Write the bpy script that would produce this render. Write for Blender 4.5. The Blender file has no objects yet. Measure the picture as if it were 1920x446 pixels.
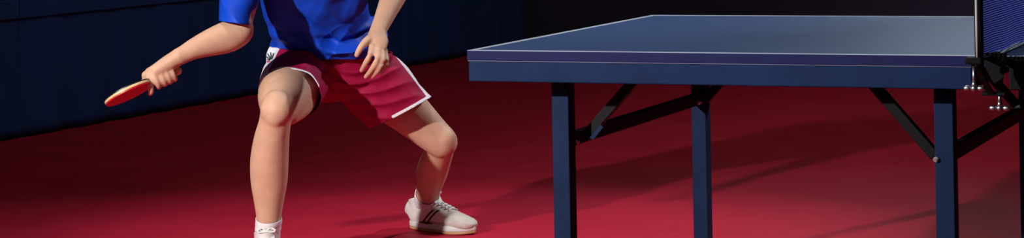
import bpy, bmesh, math, random
from mathutils import Vector, Matrix, noise
from mathutils.bvhtree import BVHTree
random.seed(7)
D = bpy.data
SC = bpy.context.scene
COL = SC.collection

# ------------------------------------------------------------------ camera
F_PX, YH, RHO, TH = 4333.97, -224.055, -0.0189176, -0.3845631
CAM = Vector((2.39961725, -5.58898336, 1.20481473))
cd = D.cameras.new('camera'); cam = D.objects.new('camera', cd); COL.objects.link(cam)
cd.sensor_fit = 'HORIZONTAL'; cd.sensor_width = 36.0
cd.lens = F_PX * 36.0 / 1920.0
fwd = Vector((math.sin(TH), math.cos(TH), 0)); right0 = Vector((math.cos(TH), -math.sin(TH), 0)); up0 = Vector((0, 0, 1))
right = right0 * math.cos(RHO) + up0 * math.sin(-RHO) * -1
upv = up0 * math.cos(RHO) + right0 * math.sin(RHO)
# the picture's rows run along (cos, sin) of RHO and its columns along (-sin, cos)
right = right0 * math.cos(RHO) + up0 * math.sin(RHO)
upv = right0 * -math.sin(RHO) + up0 * math.cos(RHO)
M = Matrix((right, upv, -fwd)).transposed()
cam.rotation_mode = 'QUATERNION'; cam.rotation_quaternion = M.to_quaternion(); cam.location = CAM
cd.shift_x = 0.0
cd.shift_y = -(223 - YH) / 1920.0
cd.clip_start = 0.05; cd.clip_end = 100
SC.camera = cam

def W(px, py, depth):
    """world point seen at a place of the photograph, at a distance in metres along the view"""
    a = px - 960; b = py - YH
    u = a * math.cos(RHO) + b * math.sin(RHO); v = -a * math.sin(RHO) + b * math.cos(RHO)
    return CAM + right0 * (u * depth / F_PX) + fwd * depth - up0 * (v * depth / F_PX)

# ------------------------------------------------------------------ light and exposure
SC.view_settings.view_transform = 'Standard'
SC.view_settings.look = 'None'
SC.view_settings.exposure = 0.0
SC.view_settings.gamma = 1.0
SC.view_settings.use_curve_mapping = False
w = D.worlds.new('world'); SC.world = w; w.use_nodes = True
w.node_tree.nodes['Background'].inputs[0].default_value = (0.5, 0.55, 0.8, 1)
w.node_tree.nodes['Background'].inputs[1].default_value = 0.004

def spot(name, loc, target, power, color, angle, blend, size):
    l = D.lights.new(name, 'SPOT'); l.energy = power; l.color = color
    l.spot_size = math.radians(angle); l.spot_blend = blend; l.shadow_soft_size = size
    o = D.objects.new(name, l); COL.objects.link(o); o.location = loc
    o.rotation_euler = (Vector(target) - Vector(loc)).to_track_quat('-Z', 'Y').to_euler()
    return o
def area(name, loc, target, power, color, sx, sy, spread=180):
    l = D.lights.new(name, 'AREA'); l.energy = power; l.color = color; l.shape = 'RECTANGLE'; l.size = sx; l.size_y = sy
    l.spread = math.radians(spread)
    o = D.objects.new(name, l); COL.objects.link(o); o.location = loc
    o.rotation_euler = (Vector(target) - Vector(loc)).to_track_quat('-Z', 'Y').to_euler()
    return o
spot('key_light', (-1.70, -3.55, 2.2), (0.10, 0.75, 0.30), 1250, (1.0, 0.97, 0.94), 58, 0.8, 0.06)
spot('side_light', (2.6, 4.4, 4.2), (-0.8, 1.3, 0.2), 820, (0.88, 0.93, 1.0), 34, 0.8, 0.10)
spot('back_light', (-0.2, 8.2, 3.9), (0.4, 0.9, 0.7), 90, (0.75, 0.87, 1.0), 40, 0.9, 0.3)
spot('floor_light', (-0.6, 0.6, 5.6), (-0.3, 0.2, 0.0), 380, (1.0, 0.95, 0.95), 52, 1.0, 0.25)
area('ambient_fill', (0.5, 5.0, 5.9), (0.5, 5.0, 0.0), 75, (0.92, 1.0, 0.78), 5.0, 6.0)  # added overhead fill for the dim ambient level, not a known lamp
area('fill_light', (0.8, -5.0, 2.2), (0.2, 0.5, 0.6), 13, (0.72, 0.82, 1.0), 1.2, 1.2)

# ------------------------------------------------------------------ materials
def mat(name, color, rough=0.6, metal=0.0, spec=0.5, noise_amt=0.0, noise_scale=20, bump=0.0, bump_scale=200,
        stretch=(1, 1, 1), sss=0.0, sheen=0.0, col2=None, coat=0.0, detail=4):
    m = D.materials.new(name); m.use_nodes = True
    nt = m.node_tree; b = nt.nodes['Principled BSDF']
    b.inputs['Roughness'].default_value = rough; b.inputs['Metallic'].default_value = metal
    b.inputs['Specular IOR Level'].default_value = spec
    if sss:
        b.inputs['Subsurface Weight'].default_value = sss
        b.inputs['Subsurface Radius'].default_value = (0.012, 0.005, 0.003); b.inputs['Subsurface Scale'].default_value = 1.0
    if sheen: b.inputs['Sheen Weight'].default_value = sheen
    if coat: b.inputs['Coat Weight'].default_value = coat
    b.inputs['Base Color'].default_value = (*color, 1)
    tc = nt.nodes.new('ShaderNodeTexCoord'); mp = nt.nodes.new('ShaderNodeMapping')
    mp.inputs['Scale'].default_value = stretch; nt.links.new(tc.outputs['Object'], mp.inputs[0])
    if noise_amt or col2:
        n = nt.nodes.new('ShaderNodeTexNoise'); n.inputs['Scale'].default_value = noise_scale; n.inputs['Detail'].default_value = detail
        nt.links.new(mp.outputs[0], n.inputs['Vector'])
        r = nt.nodes.new('ShaderNodeValToRGB'); r.color_ramp.elements[0].position = .3; r.color_ramp.elements[1].position = .7
        c2 = col2 if col2 else tuple(min(1, c * (1 + noise_amt)) for c in color)
        c1 = tuple(c * (1 - noise_amt) for c in color) if not col2 else color
        r.color_ramp.elements[0].color = (*c1, 1); r.color_ramp.elements[1].color = (*c2, 1)
        nt.links.new(n.outputs[0], r.inputs[0]); nt.links.new(r.outputs[0], b.inputs['Base Color'])
    if bump:
        n2 = nt.nodes.new('ShaderNodeTexNoise'); n2.inputs['Scale'].default_value = bump_scale; n2.inputs['Detail'].default_value = 3
        nt.links.new(mp.outputs[0], n2.inputs['Vector'])
        bp = nt.nodes.new('ShaderNodeBump'); bp.inputs['Strength'].default_value = bump; bp.inputs['Distance'].default_value = 0.002
        nt.links.new(n2.outputs[0], bp.inputs['Height']); nt.links.new(bp.outputs[0], b.inputs['Normal'])
    return m
def shut(m): return m

MAT = {}
MAT['skin'] = mat('skin', (0.55, 0.32, 0.215), 0.55, spec=0.25, noise_amt=0.07, noise_scale=28, bump=0.12, bump_scale=180, sss=0.08)
MAT['hair'] = mat('hair', (0.05, 0.03, 0.02), 0.6, noise_amt=0.3, noise_scale=60)
MAT['shirt'] = mat('shirt_blue', (0.003, 0.048, 0.46), 0.55, spec=0.2, noise_amt=0.05, noise_scale=30, bump=0.1, bump_scale=700)
MAT['maroon'] = mat('shorts_maroon', (0.30, 0.005, 0.045), 0.65, spec=0.12, noise_amt=0.06, noise_scale=30, bump=0.1, bump_scale=700)
MAT['white_cloth'] = mat('white_cloth', (0.72, 0.70, 0.76), 0.7, noise_amt=0.04, noise_scale=60, bump=0.2, bump_scale=500)
MAT['sock'] = mat('sock_knit', (0.72, 0.68, 0.72), 0.85, noise_amt=0.05, noise_scale=60, bump=0.4, bump_scale=420, stretch=(1, 1, 0.25))
MAT['logo_green'] = mat('logo_green', (0.01, 0.05, 0.05), 0.6)
MAT['logo_pink'] = mat('logo_pink', (0.6, 0.12, 0.16), 0.6)
MAT['shoe_white'] = mat('shoe_leather', (0.66, 0.62, 0.60), 0.45, noise_amt=0.06, noise_scale=40, bump=0.15, bump_scale=120)
MAT['shoe_toe'] = mat('shoe_suede', (0.50, 0.44, 0.40), 0.75, noise_amt=0.08, noise_scale=40, bump=0.25, bump_scale=300)
MAT['shoe_black'] = mat('shoe_black', (0.012, 0.012, 0.014), 0.5)
MAT['sole'] = mat('sole_white', (0.62, 0.60, 0.60), 0.5)
MAT['gum'] = mat('gum_sole', (0.45, 0.24, 0.10), 0.5)
MAT['lace'] = mat('lace_white', (0.75, 0.74, 0.70), 0.8)
MAT['red_rubber'] = mat('red_rubber', (0.52, 0.008, 0.012), 0.45, noise_amt=0.05, noise_scale=30)
MAT['black_rubber'] = mat('black_rubber', (0.006, 0.006, 0.007), 0.4)
MAT['wood'] = mat('racket_wood', (0.62, 0.45, 0.22), 0.5, noise_amt=0.12, noise_scale=12, stretch=(1, 8, 8))
MAT['blue_metal'] = mat('blue_painted_metal', (0.006, 0.017, 0.053), 0.55, spec=0.08, noise_amt=0.15, noise_scale=6, bump=0.05, bump_scale=90)
MAT['black_metal'] = mat('black_metal_and_shade', (0.004, 0.0035, 0.005), 0.5, spec=0.12, noise_amt=0.1, noise_scale=9)  # black paint; also stands in for shade on the right table half
MAT['chrome'] = mat('chrome', (0.42, 0.42, 0.45), 0.34, metal=1.0, noise_amt=0.03)
MAT['satin'] = mat('satin_grey', (0.42, 0.40, 0.42), 0.45, noise_amt=0.04)
MAT['strip'] = mat('lip_highlight', (0.10, 0.10, 0.20), 0.4, noise_amt=0.05)  # pale colour for the light caught on the rail's top lip
MAT['bolt'] = mat('bolt_metal', (0.55, 0.50, 0.50), 0.3, metal=0.9)
MAT['net'] = mat('net_blue', (0.13, 0.18, 0.78), 0.6, noise_amt=0.12, noise_scale=90)
MAT['net_tape'] = mat('net_tape', (0.62, 0.66, 0.75), 0.7, noise_amt=0.04)
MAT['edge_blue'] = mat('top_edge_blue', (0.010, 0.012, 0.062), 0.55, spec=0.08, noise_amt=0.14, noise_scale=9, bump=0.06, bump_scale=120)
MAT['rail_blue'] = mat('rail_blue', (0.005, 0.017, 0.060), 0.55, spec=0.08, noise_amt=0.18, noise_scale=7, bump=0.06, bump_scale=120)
MAT['line_white'] = mat('line_white', (0.36, 0.40, 0.50), 0.4, noise_amt=0.04)
MAT['barrier'] = mat('barrier_cloth', (0.009, 0.050, 0.25), 0.75, noise_amt=0.15, noise_scale=4, bump=0.3, bump_scale=300, stretch=(1, 1, .3))
MAT['wall'] = mat('wall_dark', (0.055, 0.040, 0.095), 0.9, noise_amt=0.1, noise_scale=1)
MAT['ceiling'] = mat('ceiling_dark', (0.02, 0.02, 0.022), 0.9, noise_amt=0.1, noise_scale=1)
MAT['rubber_foot'] = mat('rubber_foot', (0.01, 0.01, 0.01), 0.8)

def floor_material():
    m = mat('red_sports_floor', (0.36, 0.02, 0.04), 0.62, spec=0.15)
    nt = m.node_tree; b = nt.nodes['Principled BSDF']; L = nt.links.new
    tc = nt.nodes.new('ShaderNodeTexCoord')
    n = nt.nodes.new('ShaderNodeTexNoise'); n.inputs['Scale'].default_value = 2.2; n.inputs['Detail'].default_value = 8; n.inputs['Roughness'].default_value = .7
    L(tc.outputs['Object'], n.inputs['Vector'])
    r = nt.nodes.new('ShaderNodeValToRGB'); r.color_ramp.elements[0].position = .35; r.color_ramp.elements[1].position = .7
    r.color_ramp.elements[0].color = (0.37, 0.006, 0.028, 1); r.color_ramp.elements[1].color = (0.46, 0.011, 0.037, 1)
    L(n.outputs[0], r.inputs[0])
    # scuffs: thin stretched streaks
    cols = r.outputs[0]
    for ang, sc_, thr in ((0.5, 5.0, .70), (-0.7, 7.0, .71), (1.5, 4.0, .72)):
        mp = nt.nodes.new('ShaderNodeMapping'); mp.inputs['Rotation'].default_value = (0, 0, ang); mp.inputs['Scale'].default_value = (1, 14, 1)
        L(tc.outputs['Object'], mp.inputs[0])
        s = nt.nodes.new('ShaderNodeTexNoise'); s.inputs['Scale'].default_value = sc_; s.inputs['Detail'].default_value = 2
        L(mp.outputs[0], s.inputs['Vector'])
        rr = nt.nodes.new('ShaderNodeValToRGB'); rr.color_ramp.elements[0].position = thr; rr.color_ramp.elements[1].position = thr + .05
        rr.color_ramp.elements[0].color = (0, 0, 0, 1); rr.color_ramp.elements[1].color = (.22, .22, .22, 1)
        L(s.outputs[0], rr.inputs[0])
        mx = nt.nodes.new('ShaderNodeMix'); mx.data_type = 'RGBA'
        L(rr.outputs[0], mx.inputs['Factor']); L(cols, mx.inputs['A']); mx.inputs['B'].default_value = (0.62, 0.12, 0.13, 1)
        cols = mx.outputs['Result']
    L(cols, b.inputs['Base Color'])
    n2 = nt.nodes.new('ShaderNodeTexNoise'); n2.inputs['Scale'].default_value = 160; n2.inputs['Detail'].default_value = 3
    L(tc.outputs['Object'], n2.inputs['Vector'])
    bp = nt.nodes.new('ShaderNodeBump'); bp.inputs['Strength'].default_value = .25; bp.inputs['Distance'].default_value = .002
    L(n2.outputs[0], bp.inputs['Height']); L(bp.outputs[0], b.inputs['Normal'])
    return m
MAT['floor'] = floor_material()

def top_material():
    m = mat('table_top_blue', (0.020, 0.050, 0.150), 0.42, spec=0.30)
    nt = m.node_tree; b = nt.nodes['Principled BSDF']; L = nt.links.new
    tc = nt.nodes.new('ShaderNodeTexCoord'); mp = nt.nodes.new('ShaderNodeMapping'); mp.inputs['Scale'].default_value = (1, 9, 1)
    L(tc.outputs['Object'], mp.inputs[0])
    n = nt.nodes.new('ShaderNodeTexNoise'); n.inputs['Scale'].default_value = 4; n.inputs['Detail'].default_value = 7; n.inputs['Roughness'].default_value = .7
    L(mp.outputs[0], n.inputs['Vector'])
    r = nt.nodes.new('ShaderNodeValToRGB'); r.color_ramp.elements[0].position = .3; r.color_ramp.elements[1].position = .75
    r.color_ramp.elements[0].color = (0.018, 0.046, 0.135, 1); r.color_ramp.elements[1].color = (0.026, 0.060, 0.165, 1)
    L(n.outputs[0], r.inputs[0]); L(r.outputs[0], b.inputs['Base Color'])
    rr = nt.nodes.new('ShaderNodeMapRange'); rr.inputs['To Min'].default_value = .36; rr.inputs['To Max'].default_value = .50
    L(n.outputs[0], rr.inputs['Value']); L(rr.outputs[0], b.inputs['Roughness'])
    return m
MAT['top'] = top_material()

# ------------------------------------------------------------------ helpers
def link(name, me, m, parent=None, smooth=False):
    o = D.objects.new(name, me); COL.objects.link(o)
    ms = m if isinstance(m, (list, tuple)) else [m]
    if len(me.materials) == 0:
        for q in ms: me.materials.append(q)
    if parent: o.parent = parent
    if smooth:
        for p in me.polygons: p.use_smooth = True
    return o
def from_bm(name, bm, m, parent=None, smooth=False):
    me = D.meshes.new(name); bmesh.ops.recalc_face_normals(bm, faces=bm.faces); bm.to_mesh(me); bm.free()
    return link(name, me, m, parent, smooth)
def empty(name, loc=(0, 0, 0)):
    o = D.objects.new(name, None); COL.objects.link(o); o.location = loc; o.empty_display_size = .1; return o
def tag(o, label, cat, group=None, kind=None):
    if label: o['label'] = label
    if cat: o['category'] = cat
    if group: o['group'] = group
    if kind: o['kind'] = kind
    return o
def add_box(bm, lo, hi, bevel=0.0, mi=0):
    lo = Vector(lo); hi = Vector(hi); c = (lo + hi) / 2; s = hi - lo
    r = bmesh.ops.create_cube(bm, size=1.0, matrix=Matrix.Translation(c) @ Matrix.Diagonal((*s, 1)))
    vs = r['verts']; fs = list({f for v in vs for f in v.link_faces}); es = list({e for v in vs for e in v.link_edges})
    for f in fs: f.material_index = mi
    if bevel: bmesh.ops.bevel(bm, geom=es, offset=bevel, segments=2, affect='EDGES', profile=.5)
def add_bar(bm, a, b, wy, wz, up=(0, 1, 0), bevel=0.0):
    """rectangular bar from a to b; wy = width along `up`, wz = the other width"""
    a = Vector(a); b = Vector(b); t = (b - a).normalized(); u = Vector(up); u = (u - t * u.dot(t)).normalized(); s = t.cross(u)
    mtx = Matrix((t * (b - a).length, u * wy, s * wz)).transposed().to_4x4(); mtx.translation = (a + b) / 2
    r = bmesh.ops.create_cube(bm, size=1.0, matrix=mtx)
    if bevel:
        es = list({e for v in r['verts'] for e in v.link_edges}); bmesh.ops.bevel(bm, geom=es, offset=bevel, segments=2, affect='EDGES', profile=.5)
def add_cyl(bm, a, b, r, r2=None, seg=20):
    a = Vector(a); b = Vector(b); t = b - a
    mtx = Matrix.Translation((a + b) / 2) @ t.to_track_quat('Z', 'Y').to_matrix().to_4x4()
    bmesh.ops.create_cone(bm, cap_ends=True, segments=seg, radius1=r, radius2=r if r2 is None else r2, depth=t.length, matrix=mtx)
def add_ball(bm, c, r, scale=(1, 1, 1), rot=None, seg=20):
    mtx = Matrix.Translation(Vector(c)) @ (rot.to_4x4() if rot else Matrix.Identity(4)) @ Matrix.Diagonal((*scale, 1))
    bmesh.ops.create_uvsphere(bm, u_segments=seg, v_segments=seg // 2 + 2, radius=r, matrix=mtx)

def cr(p0, p1, p2, p3, t):
    return 0.5 * ((2 * p1) + (-p0 + p2) * t + (2 * p0 - 5 * p1 + 4 * p2 - p3) * t * t + (-p0 + 3 * p1 - 3 * p2 + p3) * t * t * t)
def resample(st, n):
    """st: list of (Vector centre, ra, rb); smooth resampling"""
    out = []
    for i in range(len(st) - 1):
        q = [st[max(i - 1, 0)], st[i], st[i + 1], st[min(i + 2, len(st) - 1)]]
        for k in range(n):
            t = k / n
            out.append((cr(q[0][0], q[1][0], q[2][0], q[3][0], t), max(1e-4, cr(q[0][1], q[1][1], q[2][1], q[3][1], t)), max(1e-4, cr(q[0][2], q[1][2], q[2][2], q[3][2], t))))
    out.append(st[-1]); return out
def loft(bm, st, ref, n=6, seg=28, round_ends=True, sup=2.0):
    """tube through stations; ra = half width across `ref`, rb = half width along `ref`"""
    st = [(Vector(s[0]), s[1], s[2] if len(s) > 2 else s[1]) for s in st]
    st = resample(st, n)
    if round_ends:
        def cap(s, d):
            r = []
            for a in (75, 50, 25):
                k = math.sin(math.radians(90 - a)); h = math.sin(math.radians(a))
                rr = min(s[1], s[2]); r.append((s[0] + d * rr * h, s[1] * k, s[2] * k))
            return r
        d0 = (st[0][0] - st[1][0]).normalized(); d1 = (st[-1][0] - st[-2][0]).normalized()
        st = cap(st[0], d0) + st + cap(st[-1], d1)[::-1]
    ref = Vector(ref); rings = []
    for i, (c, ra, rb) in enumerate(st):
        t = (st[min(i + 1, len(st) - 1)][0] - st[max(i - 1, 0)][0]).normalized()
        u = (ref - t * ref.dot(t)).normalized(); s = t.cross(u)
        ring = []
        for k in range(seg):
            a = 2 * math.pi * k / seg; ca = math.cos(a); sa = math.sin(a)
            e = 2.0 / sup
            ring.append(bm.verts.new(c + s * (ra * math.copysign(abs(ca) ** e, ca)) + u * (rb * math.copysign(abs(sa) ** e, sa))))
        rings.append(ring)
    for a, b in zip(rings, rings[1:]):
        for k in range(seg): bm.faces.new((a[k], a[(k + 1) % seg], b[(k + 1) % seg], b[k]))
    bm.faces.new(rings[0][::-1]); bm.faces.new(rings[-1])
    return rings
def curve_tube(bm, pts, r, seg=10, n=6):
    loft(bm, [(Vector(p), r, r) for p in pts], (0.13, 0.27, 0.95), n=n, seg=seg)
def remesh(bm, voxel, smooth_it=4, factor=.5):
    """merge overlapping closed shapes into one continuous surface"""
    bmesh.ops.recalc_face_normals(bm, faces=bm.faces)
    me = D.meshes.new('tmp'); bm.to_mesh(me); bm.free()
    o = D.objects.new('tmp', me); COL.objects.link(o)
    r = o.modifiers.new('r', 'REMESH'); r.mode = 'VOXEL'; r.voxel_size = voxel; r.adaptivity = 0
    if smooth_it:
        s = o.modifiers.new('s', 'SMOOTH'); s.iterations = smooth_it; s.factor = factor
    dg = bpy.context.evaluated_depsgraph_get(); dg.update()
    out = D.meshes.new_from_object(o.evaluated_get(dg))
    D.objects.remove(o); D.meshes.remove(me)
    b2 = bmesh.new(); b2.from_mesh(out); D.meshes.remove(out); return b2
def solidify(o, th, offset=-1):
    m = o.modifiers.new('thickness', 'SOLIDIFY'); m.thickness = th; m.offset = offset; m.use_even_offset = False
    return o
def cut(bm, co, no, clear=True):
    """bisect; everything on the side the normal points to is removed when clear"""
    g = list(bm.verts) + list(bm.edges) + list(bm.faces)
    bmesh.ops.bisect_plane(bm, geom=g, dist=1e-6, plane_co=co, plane_no=no, clear_outer=clear, clear_inner=False)

# ------------------------------------------------------------------ the setting
def structure(name, lo, hi, m):
    bm = bmesh.new(); add_box(bm, lo, hi); o = from_bm(name, bm, m); o['kind'] = 'structure'; return o
structure('floor', (-7.2, -9.2, -0.10), (9.2, 11.2, 0.0), MAT['floor'])
structure('wall_back', (-7.2, 10.9, 0.0), (9.2, 11.1, 6.0), MAT['wall'])
structure('wall_left', (-7.2, -9.0, 0.0), (-7.0, 10.9, 6.0), MAT['wall'])
structure('wall_right', (9.0, -9.0, 0.0), (9.2, 10.9, 6.0), MAT['wall'])
structure('wall_front', (-7.2, -9.2, 0.0), (9.2, -9.0, 6.0), MAT['wall'])
structure('ceiling', (-7.2, -9.2, 6.0), (9.2, 11.1, 6.1), MAT['ceiling'])

# barriers: cloth panels on tube frames, in a row beside the court
def barrier(y0, y1, x, label, lean=0.0):
    root = empty('court_barrier', (x, (y0 + y1) / 2, 0)); h = 0.67; L = (y1 - y0) / 2
    tag(root, label, 'barrier', 'navy barriers along the court')
    bm = bmesh.new(); ny, nz = 90, 16; g = []
    ph = random.random() * 9; root.rotation_euler = (0, 0, -math.atan(0.032))
    for j in range(nz + 1):
        z = 0.012 + (h - 0.012) * j / nz; row = []
        for i in range(ny + 1):
            y = -L + 2 * L * i / ny; k = 1 - j / nz
            wv = 0.010 * k * (math.sin(y * 17 + ph) + .6 * math.sin(y * 31 + 2 * ph)) + 0.004 * noise.noise(Vector((y * 6, z * 5, ph)))
            row.append(bm.verts.new((wv + .016, y, z)))
        g.append(row)
    for j in range(nz):
        for i in range(ny): bm.faces.new((g[j][i], g[j][i + 1], g[j + 1][i + 1], g[j + 1][i]))
    c = from_bm('cloth_panel', bm, MAT['barrier'], root, True); solidify(c, .003)
    bm = bmesh.new(); add_box(bm, (0.006, -L, h - .09), (0.030, L, h + .004), .004)
    from_bm('top_sleeve', bm, MAT['barrier'], root)
    for s in (-1, 1):
        bm = bmesh.new(); add_cyl(bm, (-.012, s * (L - .03), 0.0), (-.012, s * (L - .03), h), .011)
        add_box(bm, (-.20, s * (L - .03) - .012, 0), (.0, s * (L - .03) + .012, .016), .003)
        from_bm('support', bm, MAT['black_metal'], root)
    return root
ys = [-0.7, 1.6, 3.9, 6.0, 8.05, 10.1]
labs = ['navy cloth court barrier nearest the camera, beyond the left edge of the picture',
        'navy cloth court barrier just left of the picture, in line with the others',
        'navy cloth court barrier at the left edge of the picture, behind the racket',
        'navy cloth court barrier behind the player\'s elbow and blue shirt',
        'navy cloth court barrier farthest back, ending above the left end of the table']
xs = [-4.21, -4.13, -4.06, -3.99, -3.93, -3.87]
for i in range(2, 5): barrier(ys[i], ys[i + 1] - .002, (xs[i] + xs[i + 1]) / 2, labs[i])
barrier(ys[1], ys[2] - .002, (xs[1] + xs[2]) / 2, labs[1])

# ------------------------------------------------------------------ table
TOP = 0.76; WID = 1.525; HALF = 1.365; TT = 0.0255; RAIL = 0.0815
def table_half(x0, sgn, label, leg_mat, rail_mat, edge_mat, leg_x, near_y, far_y, rail_len):
    """one half of the table; x0 = its playing end or its middle edge, built in x0..x0+HALF"""
    root = empty('table_tennis_table', (x0, 0, 0)); tag(root, label, 'table', 'halves of the table tennis table')
    bm = bmesh.new(); add_box(bm, (0, 0, TOP - TT), (HALF, WID, TOP), .0015)
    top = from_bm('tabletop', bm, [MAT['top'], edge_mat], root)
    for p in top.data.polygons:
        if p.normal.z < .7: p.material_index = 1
    end = 0.0 if sgn > 0 else HALF
    z0, z1 = TOP - .0004, TOP + .0006
    def line(lo, hi, lab=None):
        b = bmesh.new(); add_box(b, lo, hi, 0); o = from_bm('painted_line', b, MAT['line_white'], top)
    line((0.001, .001, z0), (HALF - .001, .021, z1)); line((0.001, WID - .021, z0), (HALF - .001, WID - .001, z1))
    e0, e1 = (.001, .021) if sgn > 0 else (HALF - .021, HALF - .001)
    line((e0, .021, z0), (e1, WID - .021, z1))
    # rails below the top
    r0, r1 = rail_len
    zt = TOP - TT; zb = TOP - RAIL
    for nm, y0_, y1_ in (('side_rail', .003, .028), ('side_rail', WID - .028, WID - .003)):
        b = bmesh.new(); add_box(b, (r0, y0_, zb), (r1, y1_, zt - .0015), .003); from_bm(nm, b, rail_mat, root)
    b = bmesh.new(); add_box(b, (r0, -.0006, zt - .0022), (r1, .02, zt - .0004), 0); from_bm('lip_highlight', b, MAT['strip'] if sgn > 0 else MAT['black_metal'], root)  # strip added as the rail lip's painted highlight; black on the right half
    for xa in (r0, r1 - .025):
        b = bmesh.new(); add_box(b, (xa, .0285, zb), (xa + .025, WID - .0285, zt - .0015), .002); from_bm('end_rail', b, rail_mat, root)
    lw = .0475
    for k, lx in enumerate(leg_x):
        for ly in (near_y, far_y):
            b = bmesh.new(); add_box(b, (lx, ly, .018), (lx + lw, ly + .05, zt - .004), .0025)
            leg = from_bm('leg', b, leg_mat, root)
            b = bmesh.new(); add_box(b, (lx - .003, ly - .003, 0), (lx + lw + .003, ly + .053, .03), .004); from_bm('foot_cap', b, MAT['rubber_foot'], leg)
        d = 1 if k == 0 else -1
        xm = lx + lw / 2
        zc = (.512, .50)[k]
        b = bmesh.new(); add_bar(b, (xm, near_y + .051, zc), (xm, far_y - .001, zc), .035, .028, up=(0, 0, 1), bevel=.002)
        cb = from_bm('crossbar', b, MAT['black_metal'], root)
        for ly in (near_y + .085, far_y - .035) if k == 0 else (near_y + .02, far_y + .02):
            xa = xm + d * .034 if k == 0 else lx - .002
            b = bmesh.new(); add_bar(b, (xa, ly, zc), (xa + d * .20, ly, zt - .006), .026, .026, up=(0, 1, 0), bevel=.002)
            from_bm('strut', b, MAT['black_metal'], root)
            b = bmesh.new(); add_cyl(b, (xm + d * .02, ly - .026, zc - .006), (xm + d * .02, ly - .012, zc - .006), .007); add_cyl(b, (xm + d * .02, ly - .030, zc - .006), (xm + d * .02, ly - .026, zc - .006), .004)
            from_bm('bolt', b, MAT['bolt'], root)
        if k == 0:
            b = bmesh.new(); add_bar(b, (xm + .062, near_y + .068, zc + .002), (xm + .092, near_y + .068, zc + .038), .004, .012, up=(0, 1, 0), bevel=.001)
            o = from_bm('hinge_plate', b, MAT['blue_metal'], root); o['label'] = 'small blue hinge plate'
    return root
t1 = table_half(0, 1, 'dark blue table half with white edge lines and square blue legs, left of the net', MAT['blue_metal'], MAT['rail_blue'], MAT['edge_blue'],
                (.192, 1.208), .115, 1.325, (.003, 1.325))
t2 = table_half(1.375, -1, 'far table half with shade painted black on its legs and rails, right of the net, cut off by the right edge', MAT['black_metal'], MAT['black_metal'], MAT['black_metal'],
                (.135, 1.10), .045, 1.255, (.04, 1.362))  # legs, rails and top edge coloured black in place of their shade

# net, posts and clamps
NX = 1.37
net_root = empty('table_tennis_net', (NX, -.02, TOP + .002)); tag(net_root, 'blue mesh net stretched between clamped black posts across the table middle', 'net')
OFF = -Vector((NX, -.02, TOP + .002))
def nobj(name, bm, m, parent=net_root, smooth=False):
    bmesh.ops.translate(bm, verts=bm.verts, vec=OFF); return from_bm(name, bm, m, parent, smooth)
bm = bmesh.new(); g = []; NY, NZ = 165, 24; ya, yb = -.142, 1.667
for j in range(NZ + 1):
    row = []
    for i in range(NY + 1):
        y = ya + (yb - ya) * i / NY; s = min(1, (y - ya) / .25); e = min(1, (yb - y) / .25)
        z0 = TOP + .004 + .006 * (1 - s * e); z1 = TOP + .138
        z = z0 + (z1 - z0) * j / NZ + .0015 * math.sin(y * 22) * (1 - j / NZ)
        row.append(bm.verts.new((NX + .0015 * math.sin(y * 15 + j * .5), y, z)))
    g.append(row)
for j in range(NZ):
    for i in range(NY): bm.faces.new((g[j][i], g[j][i + 1], g[j + 1][i + 1], g[j + 1][i]))
n_ = nobj('net_mesh', bm, MAT['net'])
wf = n_.modifiers.new('strands', 'WIREFRAME'); wf.thickness = .0044; wf.use_even_offset = False
bm = bmesh.new(); add_box(bm, (NX - .003, ya, TOP + .137), (NX + .003, yb, TOP + .1525), .001); nobj('top_tape', bm, MAT['net_tape'])
bm = bmesh.new(); add_box(bm, (NX + .003, .03, TOP + .0012), (NX + .020, 1.50, TOP + .0030), .0008); nobj('bottom_tape', bm, MAT['net_tape'])['label'] = 'white tape along the foot of the net'
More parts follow.
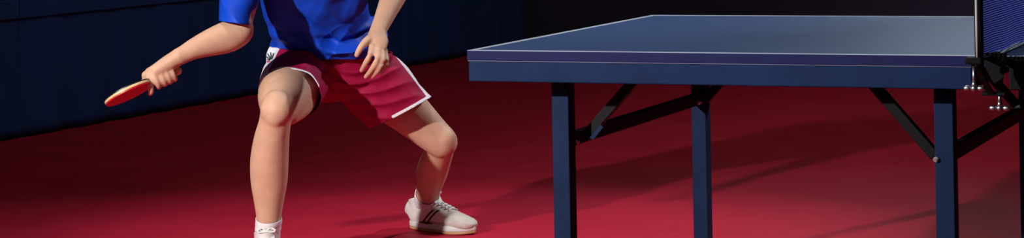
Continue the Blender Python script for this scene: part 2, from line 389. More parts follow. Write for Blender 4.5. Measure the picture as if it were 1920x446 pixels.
for side in (0, 1):
    def Y(v): return v if side == 0 else WID - v
    def bx(bm, lo, hi, bv=0):
        a, b = Y(lo[1]), Y(hi[1]); add_box(bm, (lo[0], min(a, b), lo[2]), (hi[0], max(a, b), hi[2]), bv)
    bm = bmesh.new(); add_cyl(bm, (NX + .004, Y(-.1525), TOP - .012), (NX + .004, Y(-.1525), TOP + .155), .0105, seg=24); add_cyl(bm, (NX + .004, Y(-.1525), TOP + .155), (NX + .004, Y(-.1525), TOP + .160), .0125)
    post = nobj('post', bm, MAT['black_metal'], smooth=True)
    bm = bmesh.new(); add_cyl(bm, (NX + .0005, Y(-.1620), TOP + .0), (NX + .0005, Y(-.1620), TOP + .150), .0032, seg=12); nobj('post_trim', bm, MAT['satin'], smooth=True)['label'] = 'light grey strip up the post'
    bm = bmesh.new()
    bx(bm, (NX - .028, -.170, TOP - .006), (NX + .012, -.135, TOP + .010), .003)
    bx(bm, (NX - .010, -.140, TOP + .0015), (NX + .018, .045, TOP + .008), .002)     # arm over the top
    vs = [bm.verts.new((NX + x_, Y(y_), TOP + z_)) for y_ in (-.066, -.060) for x_, z_ in ((.000, .013), (.052, .013), (.050, -.010), (.040, -.062), (.022, -.062), (.000, -.020))]
    for k_ in range(6): bm.faces.new((vs[k_], vs[(k_ + 1) % 6], vs[6 + (k_ + 1) % 6], vs[6 + k_]))
    bm.faces.new(vs[:6][::-1]); bm.faces.new(vs[6:])
    bx(bm, (NX - .012, -.056, TOP - .090), (NX + .045, -.010, TOP - .082), .002)     # lower jaw
    add_bar(bm, (NX - .010, Y(-.150), TOP - .004), (NX + .012, Y(-.056), TOP - .084), .014, .006, up=(1, 0, 0))
    nobj('clamp', bm, MAT['black_metal'])
    for (sx, sy, zt_, zb_) in ((NX - .010, -.150, TOP - .010, TOP - .062), (NX + .030, -.045, TOP - .080, TOP - .118)):
        bm = bmesh.new(); add_cyl(bm, (sx, Y(sy), zb_), (sx, Y(sy), zt_), .0045, seg=12); add_cyl(bm, (sx, Y(sy), zb_), (sx, Y(sy), zb_ + .016), .0075, .005, seg=14)
        scw = nobj('clamp_screw', bm, MAT['chrome'], smooth=True)
        bm = bmesh.new()
        add_ball(bm, (sx, Y(sy), zb_ - .002), .009); add_ball(bm, (sx - .016, Y(sy), zb_ - .002), .008, (1.3, .8, .9)); add_ball(bm, (sx + .016, Y(sy), zb_ - .002), .008, (1.3, .8, .9))
        k = nobj('wing_knob', bm, MAT['chrome'], scw, True)

# ------------------------------------------------------------------ the player
VIEW = (CAM - W(640, 150, 7.5)).normalized()      # from the player towards the open side he faces
SIDE = right0.copy()
# shoes' axes
def frame(heel, toe):
    f = toe - heel; f.z = 0; L = f.length; f.normalize(); s = f.cross(up0).normalized(); return heel, f, s, L
def on_floor(px, py):
    d = W(px, py, 1.0) - CAM; return CAM + d * (-CAM.z / d.z)
toeL = on_floor(900, 441); heelL = on_floor(771, 427)
heelL = Vector((heelL.x, heelL.y, 0)); toeL = Vector((toeL.x, toeL.y, 0))

J = dict(
    hipR=W(574, 128, 7.52), kneeR=W(519, 207, 7.13), ankR=W(501, 450, 7.25),
    hipL=W(672, 132, 7.73), kneeL=W(828, 266, 7.76), ankL=heelL + (toeL - heelL).normalized() * .068 + up0 * .095,
    pel=W(622, 100, 7.60), waist=W(607, 30, 7.52), chest=W(598, -60, 7.38), neck=W(600, -165, 7.24), head=W(598, -282, 7.10),
    shR=W(486, -112, 7.28), elR=W(447, 50, 7.12), wrR=W(334, 107, 7.02),
    shL=W(722, -150, 7.26), elL=W(757, -50, 7.42), wrL=W(708, 60, 7.24))
def lerp(a, b, t): return a * (1 - t) + b * t

body = bmesh.new()
def seg_l(a, b, *rs):
    """stations between two joints; rs = (t, ra, rb, (offset right, offset forward, offset up))"""
    out = []
    for r in rs:
        c = lerp(a, b, r[0])
        if len(r) > 3: c = c + SIDE * r[3][0] + VIEW * r[3][1] + up0 * r[3][2]
        out.append((c, r[1], r[2]))
    return out
# right leg (the one at the left of the picture)
loft(body, seg_l(J['hipR'], J['kneeR'], (0, .080, .080), (.35, .084, .080, (-.008, 0, -.008)), (.6, .084, .080, (-.012, 0, -.002)), (.78, .074, .071, (-.006, 0, -.002)), (.92, .059, .060), (1.0, .052, .054, (0, .0, .0))), VIEW)
loft(body, seg_l(J['kneeR'], J['ankR'], (-.04, .048, .050, (-.001, -.01, .0)), (.10, .050, .052, (-.004, -.012, 0)), (.22, .0555, .060, (-.010, -.020, 0)), (.38, .0600, .060, (-.012, -.020, 0)), (.55, .0575, .054, (-.008, -.016, 0)), (.70, .0470, .045, (-.004, -.008, 0)), (.84, .0385, .041, (0, -.002, 0)), (.95, .0360, .040), (1.05, .035, .041)), VIEW)
add_ball(body, J['kneeR'] + VIEW * .016 + up0 * -.008 + SIDE * -.004, .036, (1, 1, 1.25))
# inner thigh bulge seen right of the knee
loft(body, seg_l(J['hipR'], J['kneeR'], (.25, .050, .052, (.025, -.03, -.02)), (.6, .048, .050, (.034, -.035, -.028)), (.88, .036, .040, (.022, -.03, -.03))), VIEW)
# left leg
loft(body, seg_l(J['hipL'], J['kneeL'], (0, .088, .088), (.3, .086, .086), (.6, .074, .074, (.004, 0, .0)), (.85, .062, .062), (1.0, .055, .056)), VIEW)
loft(body, seg_l(J['kneeL'], J['ankL'], (-.05, .046, .048), (.10, .047, .050, (.002, -.012, -.004)), (.25, .052, .056, (-.004, -.03, -.012)), (.42, .0545, .058, (-.008, -.032, -.014)), (.6, .049, .052, (-.006, -.022, -.01)), (.8, .041, .042, (-.002, -.01, -.006)), (.95, .037, .038), (1.06, .036, .040)), VIEW)
add_ball(body, J['kneeL'] + VIEW * .016 + SIDE * .004 + up0 * -.002, .040, (1, 1, 1.1))
# feet inside the shoes
def foot(ank, toe):
    loft(body, [(ank + up0 * -.01, .034, .036), (lerp(ank, toe, .35) + up0 * -.02, .034, .030), (lerp(ank, toe, .75) + up0 * -.012, .036, .022), (toe, .030, .016)], (0, 0, 1))
# torso
loft(body, [(J['pel'] + up0 * -.05, .135, .100), (J['pel'], .150, .110), (lerp(J['pel'], J['waist'], .6), .138, .100), (J['waist'], .135, .098), (lerp(J['waist'], J['chest'], .5), .145, .105), (J['chest'], .165, .115), (lerp(J['chest'], J['neck'], .6), .165, .095), (lerp(J['chest'], J['neck'], .95), .09, .065)], VIEW, sup=2.3)
loft(body, [(J['neck'] + up0 * -.03, .06, .058), (lerp(J['neck'], J['head'], .5), .054, .056), (J['head'] + up0 * -.04, .055, .058)], VIEW)
# head with a face
hd = J['head']; hf = (VIEW * .9 + SIDE * .30 + up0 * -.12).normalized(); hs = hf.cross(up0).normalized(); hu = hs.cross(hf)
hrot = Matrix((hs, hf, hu)).transposed()
def hp(x, y, z): return hd + hs * x + hf * y + hu * z
add_ball(body, hp(0, -.012, .028), .092, (.84, 1.02, .98), hrot, 32)
add_ball(body, hp(0, .018, -.045), .066, (.86, .95, 1.05), hrot, 28)
add_ball(body, hp(0, .050, -.092), .026, (1.2, .8, .8), hrot)
loft(body, [(hp(0, .080, .010), .008, .008), (hp(0, .094, -.015), .010, .010), (hp(0, .102, -.032), .014, .010)], hf)
add_ball(body, hp(0, .076, .030), .014, (3.0, .7, .7), hrot)
for s in (-1, 1):
    add_ball(body, hp(s * .076, -.005, -.005), .020, (.45, .8, 1.35), hrot)
    add_ball(body, hp(s * .030, .070, .008), .012, (1.1, .6, .8), hrot)
    add_ball(body, hp(s * .036, .058, -.025), .020, (1.0, .7, .9), hrot)
add_ball(body, hp(0, .080, -.060), .011, (2.0, .7, .55), hrot); add_ball(body, hp(0, .078, -.071), .011, (1.7, .7, .6), hrot)
# arms
loft(body, [(J['shR'] + up0 * .0, .058, .058), (lerp(J['shR'], J['elR'], .3), .050, .052), (lerp(J['shR'], J['elR'], .7), .043, .046), (J['elR'] + SIDE * .004, .036, .042)], VIEW)
loft(body, [(lerp(J['chest'], J['neck'], .5), .06, .07), (J['shR'] + up0 * .005, .058, .060)], VIEW)
loft(body, [(lerp(J['chest'], J['neck'], .5), .06, .07), (J['shL'] + up0 * .005, .058, .060)], VIEW)
eR = J['elR'];  wR = J['wrR']
loft(body, [(eR + SIDE * .006 + up0 * .006, .040, .040), (eR + up0 * -.016, .045, .046), (lerp(eR, wR, .2) + up0 * -.014, .049, .045), (lerp(eR, wR, .45) + up0 * -.006, .0425, .039), (lerp(eR, wR, .7), .0335, .032), (lerp(eR, wR, .9), .0275, .026), (wR, .0265, .025)], VIEW)
loft(body, [(J['shL'], .058, .058), (lerp(J['shL'], J['elL'], .4), .050, .050), (J['elL'], .042, .042)], VIEW)
eL = J['elL'];  wL = J['wrL']
loft(body, [(eL, .042, .042), (lerp(eL, wL, .2), .044, .043), (lerp(eL, wL, .45), .039, .038), (lerp(eL, wL, .7), .032, .031), (lerp(eL, wL, .9), .0275, .024), (wL, .0265, .022)], VIEW)

# left hand: hanging in front of the shorts, back of the hand up
hd_ = 7.205
def F(bm, pts, r):
    n = len(pts); loft(bm, [(p, rr, rr) for p, rr in zip(pts, r)], (0.1, 0.2, 1), n=4, seg=16)
kn = [W(698, 85, 7.200), W(708, 90, 7.195), W(716, 95, 7.20), W(722, 99, 7.215)]
loft(body, [(wL, .0265, .022), (lerp(wL, W(707, 76, 7.21), .8), .034, .019), (W(708, 84, 7.205), .034, .016), (W(710, 92, 7.20), .028, .013)], VIEW)
for k_ in kn: F(body, [lerp(wL, k_, .25), k_], (.011, .0105))
F(body, [kn[0], W(694, 103, 7.165), W(685, 119, 7.175), W(678, 132, 7.205)], (.0105, .0098, .0085, .0072))
F(body, [kn[1], W(708, 110, 7.160), W(697, 130, 7.175), W(686, 144, 7.21)], (.0105, .0100, .0088, .0074))
F(body, [kn[2], W(717, 115, 7.165), W(708, 133, 7.180), W(698, 144, 7.21)], (.0100, .0096, .0084, .0070))
F(body, [kn[3], W(725, 115, 7.185), W(722, 127, 7.195), W(715, 138, 7.21)], (.0092, .0086, .0076, .0064))
F(body, [lerp(wL, kn[0], .25) + SIDE * -.008, W(686, 78, 7.19), W(676, 90, 7.175), W(669, 103, 7.175)], (.014, .0125, .0105, .0086))

# racket frame of reference
hA = W(331, 134, 7.045); hB = W(197, 193, 6.96)
ax = (hB - hA).normalized(); LR = .255
nrm = VIEW * .26 - (up0 * .93 + SIDE * -.22)
nrm = (nrm - ax * nrm.dot(ax)).normalized()         # the red face looks down and slightly to the camera
acr = nrm.cross(ax).normalized()
if acr.dot(VIEW) < 0: acr = -acr
def R(a, c, n): return hA + ax * a + acr * c + nrm * n
# right hand gripping the handle
kR = [R(.085, .012, -.028), R(.064, .014, -.030), R(.044, .012, -.029), R(.026, .010, -.026)]
loft(body, [(wR, .0265, .025), (lerp(wR, R(.055, .0, -.024), .45), .032, .026), (R(.055, .0, -.026), .036, .022), (R(.075, .0, -.028), .034, .018)], nrm)
loft(body, [(wR, .026, .024), (R(.066, .013, -.020), .034, .024), (R(.080, .018, -.016), .030, .018)], nrm)
F(body, [wR, R(.070, .012, -.026), R(.092, .012, -.026)], (.022, .018, .013))
F(body, [R(.086, .021, -.019), R(.066, .024, -.019), R(.046, .022, -.019), R(.028, .016, -.020)], (.014, .0165, .0165, .014))
# fingers: over the near side of the handle and underneath
for (a, dr, ext) in ((.078, 0, 0), (.058, 0, 0), (.040, 0, 0), (.023, -.001, 0)):
    F(body, [R(a, .010, -.026), R(a - .002, .028, -.014), R(a - .004, .030, .008), R(a - .006, .016, .022), R(a - .007, .000, .022)], (.0115 + dr, .0105 + dr, .0098 + dr, .0090 + dr, .0078 + dr))
# index finger lying along the red rubber
F(body, [R(.086, .014, -.020), R(.092, .026, -.004), R(.097, .028, .012), R(.100, .018, .028), R(.103, .004, .030)], (.0115, .0108, .0100, .0094, .0080))
# thumb along the far face
F(body, [R(.040, -.018, -.020), R(.066, -.024, -.014), R(.090, -.020, -.012), R(.112, -.010, -.013)], (.014, .0125, .0108, .0088))

footR_heel = W(502, 480, 7.305); footR_heel.z = 0
ffR = (VIEW * .99 + SIDE * .01); ffR.z = 0; ffR.normalize()
foot(J['ankR'], Vector((*(footR_heel + ffR * .20).xy, .045)))
ffL = (toeL - heelL).normalized()
foot(J['ankL'], heelL + ffL * .21 + up0 * .045)

bb = remesh(body, .0034, 5, .5)
soft = [v for v in bb.verts if v.co.z < .74 and (v.co - J['wrL']).length > .16 and (v.co - hA).length > .14]
for _ in range(14): bmesh.ops.smooth_vert(bb, verts=soft, factor=.5, use_axis_x=True, use_axis_y=True, use_axis_z=True)
person = from_bm('person', bb, MAT['skin'], None, True)
tag(person, 'crouching player in blue shirt and maroon shorts holding a racket at the table end', 'person')

# hair
bm = bmesh.new()
add_ball(bm, hp(0, -.022, .040), .094, (.90, 1.02, .98), hrot, 32)
add_ball(bm, hp(0, .045, .088), .035, (1.6, 1.0, .7), hrot)
add_ball(bm, hp(0, -.060, -.01), .065, (1.05, .8, 1.0), hrot)
hb = remesh(bm, .005, 2)
for v in hb.verts: v.co += v.normal * .004 * noise.noise(v.co * 60)
cut(hb, hp(0, .030, -.02), (hf * .85 - hu * .5).normalized(), False)
from_bm('hair', hb, MAT['hair'], person, True)

# ---------------- shorts
bm = bmesh.new()
loft(bm, [(W(613, 70, 7.60), .170, .115), (W(616, 95, 7.60), .190, .126), (W(623, 116, 7.60), .205, .130), (W(624, 127, 7.60), .165, .115)], VIEW, sup=2.2)
loft(bm, [(W(586, 120, 7.58), .125, .110), (W(557, 146, 7.46), .101, .112), (W(546, 167, 7.36), .093, .104), (W(542, 184, 7.27), .089, .098), (W(537, 198, 7.18), .088, .098)], SIDE, sup=2.1)
loft(bm, [(W(657, 124, 7.63), .098, .105), (W(704, 161, 7.65), .119, .108), (W(752, 210, 7.67), .107, .100), (W(800, 250, 7.68), .107, .100)], VIEW, sup=2.1)
add_ball(bm, W(518, 112, 7.50), .032, (1, 1.2, 1.8))
sb = remesh(bm, .0042, 10, .5)
crotch = W(612, 160, 7.50)
def fold(p, o, d1, d2, freq, amp, fall):
    """folds radiating from o: a wave over the angle between two directions"""
    r = p - o; x = r.dot(d1); y = r.dot(d2); dist = math.hypot(x, y); a = math.atan2(y, x)
    return amp * math.sin(a * freq) * min(1, dist / .08) * math.exp(-(max(0, dist - fall) / .15) ** 2)
for v in sb.verts:
    p = v.co
    front = max(0, v.normal.dot(VIEW))
    d = .0045 * noise.noise(p * 9) + .002 * noise.noise(p * 26)
    q = p - W(612, 140, 7.5); x = q.dot(SIDE); y = q.dot(up0); nn = 2.2 * noise.noise(p * 6)
    rg = lambda a: 1 - abs(math.sin(a)) * 1.6
    if x < .02: d += front * .0070 * rg((x * .60 + y * .80) * 75 + nn) * math.exp(-((x + .045) / .06) ** 2)
    d += front * .0075 * rg((y + (.30 - 1.2 * x) * x) * 60 + 1.3 * nn) * min(1, math.exp(-((x - .13) / .13) ** 2) * 1.3)
    d += front * -.010 * math.exp(-((x + .01) / .025) ** 2)
    v.co += v.normal * d
hemR = W(547, 182, 7.315); nR = (W(538, 206, 7.16) - W(566, 150, 7.44)).normalized()
nR = (nR + up0 * -.10).normalized()
hemL_a = W(809, 181, 7.66); hemL_b = W(691, 241, 7.66)
nL = (hemL_a - hemL_b).cross(VIEW * 1.0 + (SIDE * .10)).normalized()
if nL.dot(SIDE) < 0: nL = -nL
# cut each leg only where that leg is
def cut_region(b, co, no, test, clear=True):
    vs = [v for v in b.verts if test(v.co)]; sset = set(vs)
    fs = [f for f in b.faces if all(v in sset for v in f.verts)]
    es = list({e for f in fs for e in f.edges}); vv = list({v for f in fs for v in f.verts})
    bmesh.ops.bisect_plane(b, geom=vv + es + fs, dist=1e-6, plane_co=co, plane_no=no, clear_outer=clear)
mid = W(622, 130, 7.5)
isR = lambda c: (c - mid).dot(SIDE) < -.0
isL = lambda c: (c - mid).dot(SIDE) > .0
TR = .0100
cut_region(sb, hemR, nR, isR); cut_region(sb, hemL_a, nL, isL)
cut_region(sb, hemR - nR * TR, nR, isR, False); cut_region(sb, hemL_a - nL * TR, nL, isL, False)
cut(sb, W(612, 90, 7.6), (up0 + SIDE * .09).normalized())
pa, pb = W(527, 86, 7.5), W(497, 152, 7.4); nA = (pa - pb).cross(VIEW).normalized()
if nA.dot(SIDE) > 0: nA = -nA
qa, qb = W(735, 96, 7.6), W(803, 184, 7.6); nB = (qa - qb).cross(VIEW).normalized()
if nB.dot(SIDE) < 0: nB = -nB
cut_region(sb, pa, nA, isR, False); cut_region(sb, qa, nB, isL, False)
bmesh.ops.remove_doubles(sb, verts=sb.verts, dist=.0013)
def flatten(b, planes):
    for v in b.verts:
        if not v.is_boundary: continue
        for co, no in planes:
            d = (v.co - co).dot(no)
            if abs(d) < .0035: v.co -= no * d; break
flatten(sb, [(hemR, nR), (hemL_a, nL)])
for f in sb.faces:
    c = f.calc_center_median(); k = 0
    if isR(c) and (c - hemR).dot(nR) > -TR and c.z > W(560, 162, 7.3).z: k = 1
    if isL(c) and (c - hemL_a).dot(nL) > -TR and (c - W(733, 220, 7.5)).dot(SIDE) > 0: k = 1
    if isR(c) and (c - pa).dot(nA) > 0: k = 1
    if isL(c) and (c - qa).dot(nB) > 0: k = 1
    f.material_index = k
bvh_shorts = BVHTree.FromBMesh(sb)
shorts = from_bm('shorts', sb, [MAT['maroon'], MAT['white_cloth']], person, True); solidify(shorts, .0022, -1)
shorts['label'] = 'maroon shorts with white side panels and white hem trim'

# fan emblem on the white side panel
def on_surface(bvh, px, py, lift=.0012):
    d = (W(px, py, 7.5) - CAM).normalized(); hit = bvh.ray_cast(CAM, d)
    return (hit[0] + hit[1] * (lift if hit[1].dot(d) < 0 else -lift)) if hit[0] else None
def patch(bm, bvh, poly, lift=.0012, mi=0):
    h0 = on_surface(bvh, base[0] + 1, base[1]); d0 = (h0 - CAM).dot(fwd) if h0 else 7.45
    pts = []
    for x, y in poly:
        n_ = bvh.find_nearest(W(x, y, d0 - .01)); pts.append(n_[0] + n_[1] * (lift if n_[1].dot(CAM - n_[0]) > 0 else -lift))
    if any(p is None for p in pts): return
    try:
        f = bm.faces.new([bm.verts.new(p) for p in pts]); f.material_index = mi
    except ValueError: pass
bm = bmesh.new()
base = (509, 114)
def petal(ang, l0, l1, wd, mi):
    c, s_ = math.cos(ang), -math.sin(ang); rows = []
    for q in range(8):
        t = l0 + (l1 - l0) * q / 7; k = wd * (.45 + .55 * math.sin(math.pi * min(1, q / 5 + .1) * .5 + .2) * (1 if q < 6 else .75)); row = []
        for e in (-1, 0, 1):
            x, y = base[0] + c * t - s_ * k * e, base[1] + s_ * t + c * k * e
            d = (W(x, y, 7.5) - CAM).normalized(); h = bvh_shorts.ray_cast(CAM, d)
            if not h[0] or (h[0] - CAM).length > 7.75: return
            n_ = h[1] if h[1].dot(d) < 0 else -h[1]
            row.append(bm.verts.new(h[0] + n_ * .0012))
        rows.append(row)
    for A, B in zip(rows, rows[1:]):
        for e in (0, 1):
            f = bm.faces.new((A[e], A[e + 1], B[e + 1], B[e])); f.material_index = mi
for a, l_ in ((160, 8), (138, 12), (116, 15), (94, 16), (72, 15)): petal(math.radians(a), 2.5, l_, 1.0, 0)
petal(math.radians(195), 3, 8, 1.8, 1)
if len(bm.faces):
    em = from_bm('emblem', bm, [MAT['logo_green'], MAT['logo_pink']], shorts); em['label'] = 'dark green fan shaped emblem'; solidify(em, .0006, 0)
# drawstring cord at the waist front
# ---------------- shirt
bm = bmesh.new()
loft(bm, [(W(620, 125, 7.61), .215, .150), (W(615, 102, 7.60), .212, .146), (W(609, 78, 7.57), .186, .138), (W(603, 50, 7.54), .164, .130), (W(590, 0, 7.47), .172, .128), (W(598, -50, 7.40), .178, .136), (W(600, -100, 7.32), .195, .130), (W(602, -135, 7.27), .160, .100), (W(602, -165, 7.24), .085, .080), (W(602, -185, 7.22), .070, .070)], VIEW, sup=2.25)
loft(bm, [(W(530, -118, 7.30), .085, .085), (J['shR'], .080, .082), (W(461, -40, 7.20), .064, .068), (W(445, 10, 7.15), .057, .062), (W(441, 42, 7.12), .049, .060), (W(438, 80, 7.09), .049, .060)], VIEW)
loft(bm, [(W(670, -135, 7.28), .085, .085), (J['shL'], .080, .082), (lerp(J['shL'], J['elL'], .5), .066, .066), (lerp(J['shL'], J['elL'], .85), .060, .060)], VIEW)
tb = remesh(bm, .0042, 8, .5)
def g2(p, px, py, depth, sx, sy, ang=0):
    """bump centred on a point of the shirt, sx/sy in metres, turned by ang"""
    r = p - W(px, py, depth); x = r.dot(SIDE); y = r.dot(up0); c, s_ = math.cos(ang), math.sin(ang)
    a = (x * c + y * s_) / sx; b = (-x * s_ + y * c) / sy
    return math.exp(-(a * a + b * b))
for v in tb.verts:
    p = v.co; fr = max(0, v.normal.dot(VIEW) + .15)
    q = (p - W(600, 40, 7.4)); x = q.dot(SIDE); y = q.dot(up0)
    d = .006 * noise.noise(Vector((x * 9, y * 5, q.dot(VIEW) * 7))) + .0015 * noise.noise(p * 25)
    rid = lambda a: 1 - 2 * abs(a) ** .8
    m1 = x * .80 + y * .55; m2 = -x * .55 + y * .80
    d += fr * .0095 * rid(noise.noise(Vector((m1 * 17, m2 * 3.6, 3.1))))
    m1 = x * .75 - y * .62; m2 = x * .62 + y * .75
    d += fr * .0090 * rid(noise.noise(Vector((m1 * 16, m2 * 3.8, 7.7)))) * (1 / (1 + math.exp(-x * 40)))
    # long folds running down from the armpits to the belly
    d += fr * .0055 * math.sin((x * .75 + y * .65) * 62 + 4 * noise.noise(p * 4)) * math.exp(-((x + .10) / .11) ** 2)
    d += fr * .007 * math.sin((x * .80 - y * .35) * 58 + 2.0 + 3 * noise.noise(p * 5)) * math.exp(-((x - .10) / .09) ** 2)
    d += .020 * g2(p, 688, 50, 7.45, .045, .012, .45) - .016 * g2(p, 672, 64, 7.45, .045, .010, .3) + .030 * g2(p, 652, 90, 7.45, .065, .016, .05)
    d += .012 * g2(p, 620, 88, 7.45, .06, .012, -.25) - .010 * g2(p, 618, 72, 7.45, .05, .010, -.2)
    d += .008 * g2(p, 545, 78, 7.45, .07, .010, -.35) - .008 * g2(p, 540, 62, 7.45, .06, .008, -.4)
    d += .012 * g2(p, 700, 92, 7.5, .03, .03)
    v.co += v.normal * d
ha, hb2, hc = W(503, 92, 7.60), W(735, 101, 7.60), W(615, 109, 7.46)
nh = (hb2 - ha).cross(hc - ha).normalized()
if nh.z > 0: nh = -nh
cut_region(tb, ha, nh, lambda c: (c - W(480, 100, 7.4)).dot(SIDE) > 0)
sd = (up0 * -1 + SIDE * -.15 + VIEW * .05).normalized()
cut_region(tb, W(441, 42, 7.12), sd, lambda c: (c - CAM).dot(right0) / (c - CAM).dot(fwd) < (491 - 960) / F_PX)
sl = (J['elL'] - J['shL']).normalized(); cut_region(tb, lerp(J['shL'], J['elL'], .78), sl, lambda c: (c - W(715, -100, 7.3)).dot(SIDE) > 0)
cut_region(tb, W(602, -170, 7.24), (J['head'] - J['neck']).normalized(), lambda c: (c - W(602, -178, 7.23)).length < .105)
bmesh.ops.remove_doubles(tb, verts=tb.verts, dist=.0013)
flatten(tb, [(ha, nh), (W(441, 42, 7.12), sd)])
shirt = from_bm('shirt', tb, MAT['shirt'], person, True); solidify(shirt, .0022, -1)

# ---------------- socks
def sock(name, st, band):
    bm = bmesh.new(); loft(bm, st, VIEW, n=8, seg=40, round_ends=False)
    top = st[0][0]
    for v in bm.verts:
        a = math.atan2((v.co - top).dot(VIEW), (v.co - top).dot(SIDE))
        v.co += v.normal * 0
    fs = [f for f in bm.faces if len(f.verts) > 4]; bmesh.ops.delete(bm, geom=fs, context='FACES_ONLY')
    o = from_bm(name, bm, MAT['sock'], person, True); solidify(o, .003, 1)
    return o
kR_, aR_ = J['kneeR'], J['ankR']; kL_, aL_ = J['kneeL'], J['ankL']
def off(p, f): return p + VIEW * f
sk = sock('sock', [(W(504, 409, 7.228), .0385, .0412), (W(504, 413, 7.230), .0390, .0418), (W(503, 418, 7.233), .0376, .0410), (W(503, 424, 7.237), .0380, .0412), (W(502, 431, 7.242), .0372, .0405), (W(502, 446, 7.256), .0360, .0390), (W(502, 462, 7.272), .0330, .036)], 0)
sd_ = (kL_ - aL_).normalized(); ak = heelL + (toeL - heelL).normalized() * .066
sk = sock('sock', [(aL_ + sd_ * .048, .0405, .0430), (aL_ + sd_ * .040, .0405, .0430), (aL_ + sd_ * .012, .0385, .0430), (ak + up0 * .085, .0345, .0410), (ak + up0 * .062, .027, .032)], 0)

# ---------------- shoes
def shoe(heel, f, th=1.0):
    s = f.cross(up0).normalized()          # to the right of the shoe
    def S(x, y, z): return heel + f * x + s * y + up0 * z
    prof = [(-.002, .010, .016, .044), (.003, .023, .033, .052), (.018, .030, .046, .058), (.045, .0345, .046, .060), (.085, .036, .047, .060), (.125, .039, .043, .056), (.165, .044, .036, .050), (.205, .048, .029, .043), (.240, .047, .0235, .038), (.270, .038, .0195, .034), (.285, .025, .014, .030), (.291, .010, .008, .027)]
    bm = bmesh.new()
    loft(bm, [(S(x, .004 * math.sin(x * 10), z), wd, h) for x, wd, h, z in prof], up0, sup=2.35, seg=36, round_ends=False)
    loft(bm, [(S(.056, 0, .05), .036, .053), (S(.057, 0, .085), .039, .057), (S(.060, 0, .14), .041, .060)], f, seg=30, round_ends=False)
    b = remesh(bm, .003, 4)
    cut(b, S(0, 0, .022), -up0)
    cut(b, S(.012, 0, .103), (up0 - f * .28).normalized() if True else up0)
    cut(b, S(.205, 0, .05), (f * .9 + up0 * .35).normalized(), False)
    cut(b, S(0, 0, .040), up0, False)
    for q in b.faces:
        c = q.calc_center_median() - heel; x = c.dot(f); z = c.z
        q.material_index = 1 if ((c - (f * .205 + up0 * .05)).dot((f * .9 + up0 * .35)) > 0 or (z < .040 and x > .12)) else 0
    bvh = BVHTree.FromBMesh(b)
    up_ = from_bm('shoe', b, [MAT['shoe_white'], MAT['shoe_toe']], person, True); solidify(up_, .0025, -1)
    # sole: outline with flare, white midsole above a gum outsole
    def outline(k, g):
        pts = []
        for i in range(48):
            a = 2 * math.pi * i / 48; u = .5 - .5 * math.cos(a); x = -.004 + u * .298
            wd = g + .5 * (.033 + .016 * math.exp(-((u - .74) / .22) ** 2)) * 2 * (max(0, 1 - abs(2 * u - 1) ** 3.2)) ** .5
            pts.append((x, math.copysign(wd * min(1, abs(math.sin(a)) * 2.5), math.sin(a)) + .004 * math.sin(x * 10)))
        return pts
    def slab(z0, z1, g, m, nm):
        bm = bmesh.new(); rings = []
        for z, gg in ((z0, g - .003), (z0 + (z1 - z0) * .25, g), (z0 + (z1 - z0) * .8, g), (z1, g - .002)):
            rings.append([bm.verts.new(S(x, y, z + (.010 * max(0, (x - .22) / .07) ** 2 if z0 < .01 or True else 0) * (.5))) for x, y in outline(0, gg)])
        for A, B in zip(rings, rings[1:]):
            for i in range(48): bm.faces.new((A[i], A[(i + 1) % 48], B[(i + 1) % 48], B[i]))
        bm.faces.new(rings[0][::-1]); bm.faces.new(rings[-1])
        return from_bm(nm, bm, m, up_, True)
    slab(.009, .030, .002, MAT['sole'], 'midsole')
    slab(.0005, .0095, .001, MAT['gum'], 'outsole')['label'] = 'tan gum outsole'
    # tongue
    bm = bmesh.new()
    loft(bm, [(S(.148, 0, .084), .022, .005), (S(.125, 0, .100 * (.5 + .5 * th)), .025, .006), (S(.108, 0, .122 * th), .027, .007), (S(.098, 0, .142 * th), .024, .006)], f, sup=2.6)
    from_bm('tongue', remesh(bm, .003, 3), MAT['shoe_white'], up_, True)
    bm = bmesh.new()
    loft(bm, [(S(.120, 0, .094 * th), .023, .003), (S(.099, 0, .122 * th), .026, .003), (S(.089, 0, .137 * th), .022, .003)], f, sup=2.6)
    # padded collar lining
    ring = []
    for i in range(25):
        a = math.pi * 2 * i / 24; x = .062 + .046 * math.cos(a); ring.append(S(x, .036 * math.sin(a), .1035 + .28 * (x - .012)))
    for p, q in zip(ring, ring[1:]): add_cyl(bm, p, q, .0032, seg=8)
    from_bm('collar_lining', remesh(bm, .0025, 2), MAT['shoe_black'], up_, True)
    # laces
    def hit(x, y, up=.3):
        r = bvh.ray_cast(S(x, y, up), -up0); return r[0] if r[0] else S(x, y, .06)
    rows = [.122, .138, .154, .170, .186]
    for i, x in enumerate(rows):
        for d in (1, -1):
            bm = bmesh.new(); pts = []
            for k in range(7):
                t = k / 6; y = (-.021 + .042 * t) * d; pts.append(hit(x + .014 * t - .004, y) + up0 * (.0030 + .0015 * (d > 0)))
            curve_tube(bm, pts, .0025, seg=8, n=2); from_bm('lace', bm, MAT['lace'], up_, True)
    for sg in (1, -1):
        bm = bmesh.new(); p0 = hit(.118, 0) + up0 * .006
        curve_tube(bm, [p0, p0 + s * sg * .014 + up0 * .010 - f * .004, p0 + s * sg * .028 + up0 * .002, p0 + s * sg * .016 - up0 * .002, p0], .0024, seg=8)
        from_bm('lace_bow', bm, MAT['lace'], up_, True)
        for k, x in enumerate((.140, .162)):
            bm = bmesh.new(); pts = []
            for j in range(7):
                t = j / 6; yy = .018 + .030 * t
                xx = x - .052 * t
                r = bvh.ray_cast(S(xx, sg * .2, .078 - .046 * t), -s * sg)
                if r[0]: pts.append(r[0] + r[1] * (.0008 if r[1].dot(s * sg) > 0 else -.0008))
            if len(pts) > 2:
                vs = []
                for p in pts: vs.append((bm.verts.new(p - f * .0048), bm.verts.new(p + f * .0048)))
                for A, B in zip(vs, vs[1:]): bm.faces.new((A[0], A[1], B[1], B[0]))
                o = from_bm('side_stripe', bm, MAT['shoe_black'], up_); solidify(o, .0016, 0)
        bm = bmesh.new(); vs = []
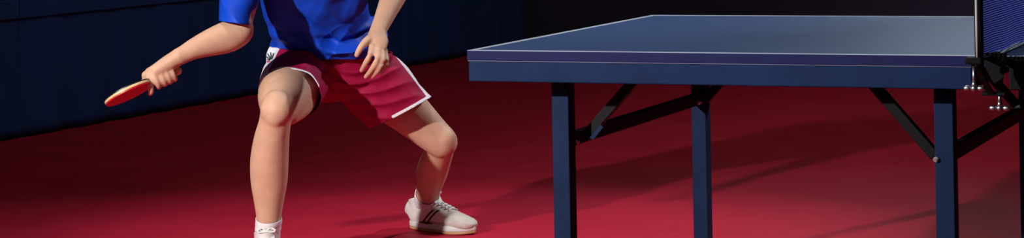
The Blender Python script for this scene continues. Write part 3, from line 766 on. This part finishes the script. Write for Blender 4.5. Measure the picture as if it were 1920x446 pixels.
        for j in range(7):
            x = .070 + .066 * j / 6; r = bvh.ray_cast(S(x, sg * .2, .031), -s * sg)
            if r[0]: vs.append((bm.verts.new(r[0] + s * sg * .003 - up0 * .0045 * math.sin(math.pi * (j + .5) / 7)), bm.verts.new(r[0] + s * sg * .003 + up0 * .0045 * math.sin(math.pi * (j + .5) / 7))))
        for A, B in zip(vs, vs[1:]): bm.faces.new((A[0], A[1], B[1], B[0]))
        o = from_bm('arch_patch', bm, MAT['shoe_black'], up_); solidify(o, .002, 0)
    return up_
shoe(heelL, ffL)
shoe(footR_heel, ffR, .86)

# ---------------- racket
rk = empty('table_tennis_racket', hA); tag(rk, 'table tennis racket with red rubber facing down and light wooden rim in the player\'s hand', 'racket')
def robj(name, bm, m, parent=rk, smooth=False):
    bmesh.ops.translate(bm, verts=bm.verts, vec=-hA); return from_bm(name, bm, m, parent, smooth)
BL = (hB - hA).length; bc = BL - .079
def blade(n0, n1, k, amin, m, name):
    bm = bmesh.new(); A = []; B = []
    for i in range(64):
        a = 2 * math.pi * i / 64; x = bc + .079 * k * math.cos(a); y = .0755 * k * math.sin(a)
        if x < bc - .055:
            tt = (bc - .055 - x) / .024; y *= 1 - .25 * tt
        x = max(x, amin)
        A.append(bm.verts.new(R(x, y, n0))); B.append(bm.verts.new(R(x, y, n1)))
    for i in range(64): bm.faces.new((A[i], A[(i + 1) % 64], B[(i + 1) % 64], B[i]))
    bm.faces.new(A); bm.faces.new(B[::-1]); return robj(name, bm, m)
blade(-.0035, .0035, 1.0, 0, MAT['wood'], 'blade')
blade(.0036, .0075, .985, bc - .068, MAT['red_rubber'], 'rubber')['label'] = 'red rubber'
blade(-.0075, -.0036, .985, bc - .068, MAT['black_rubber'], 'rubber')['label'] = 'black rubber'
bm = bmesh.new()
loft(bm, [(R(-.004, 0, 0), .0165, .0125), (R(.02, 0, 0), .0150, .0115), (R(.05, 0, 0), .0135, .0105), (R(bc - .062, 0, 0), .0145, .0095), (R(bc - .05, 0, 0), .010, .004)], nrm, sup=2.6, seg=24)
robj('handle', bm, MAT['wood'], smooth=True)
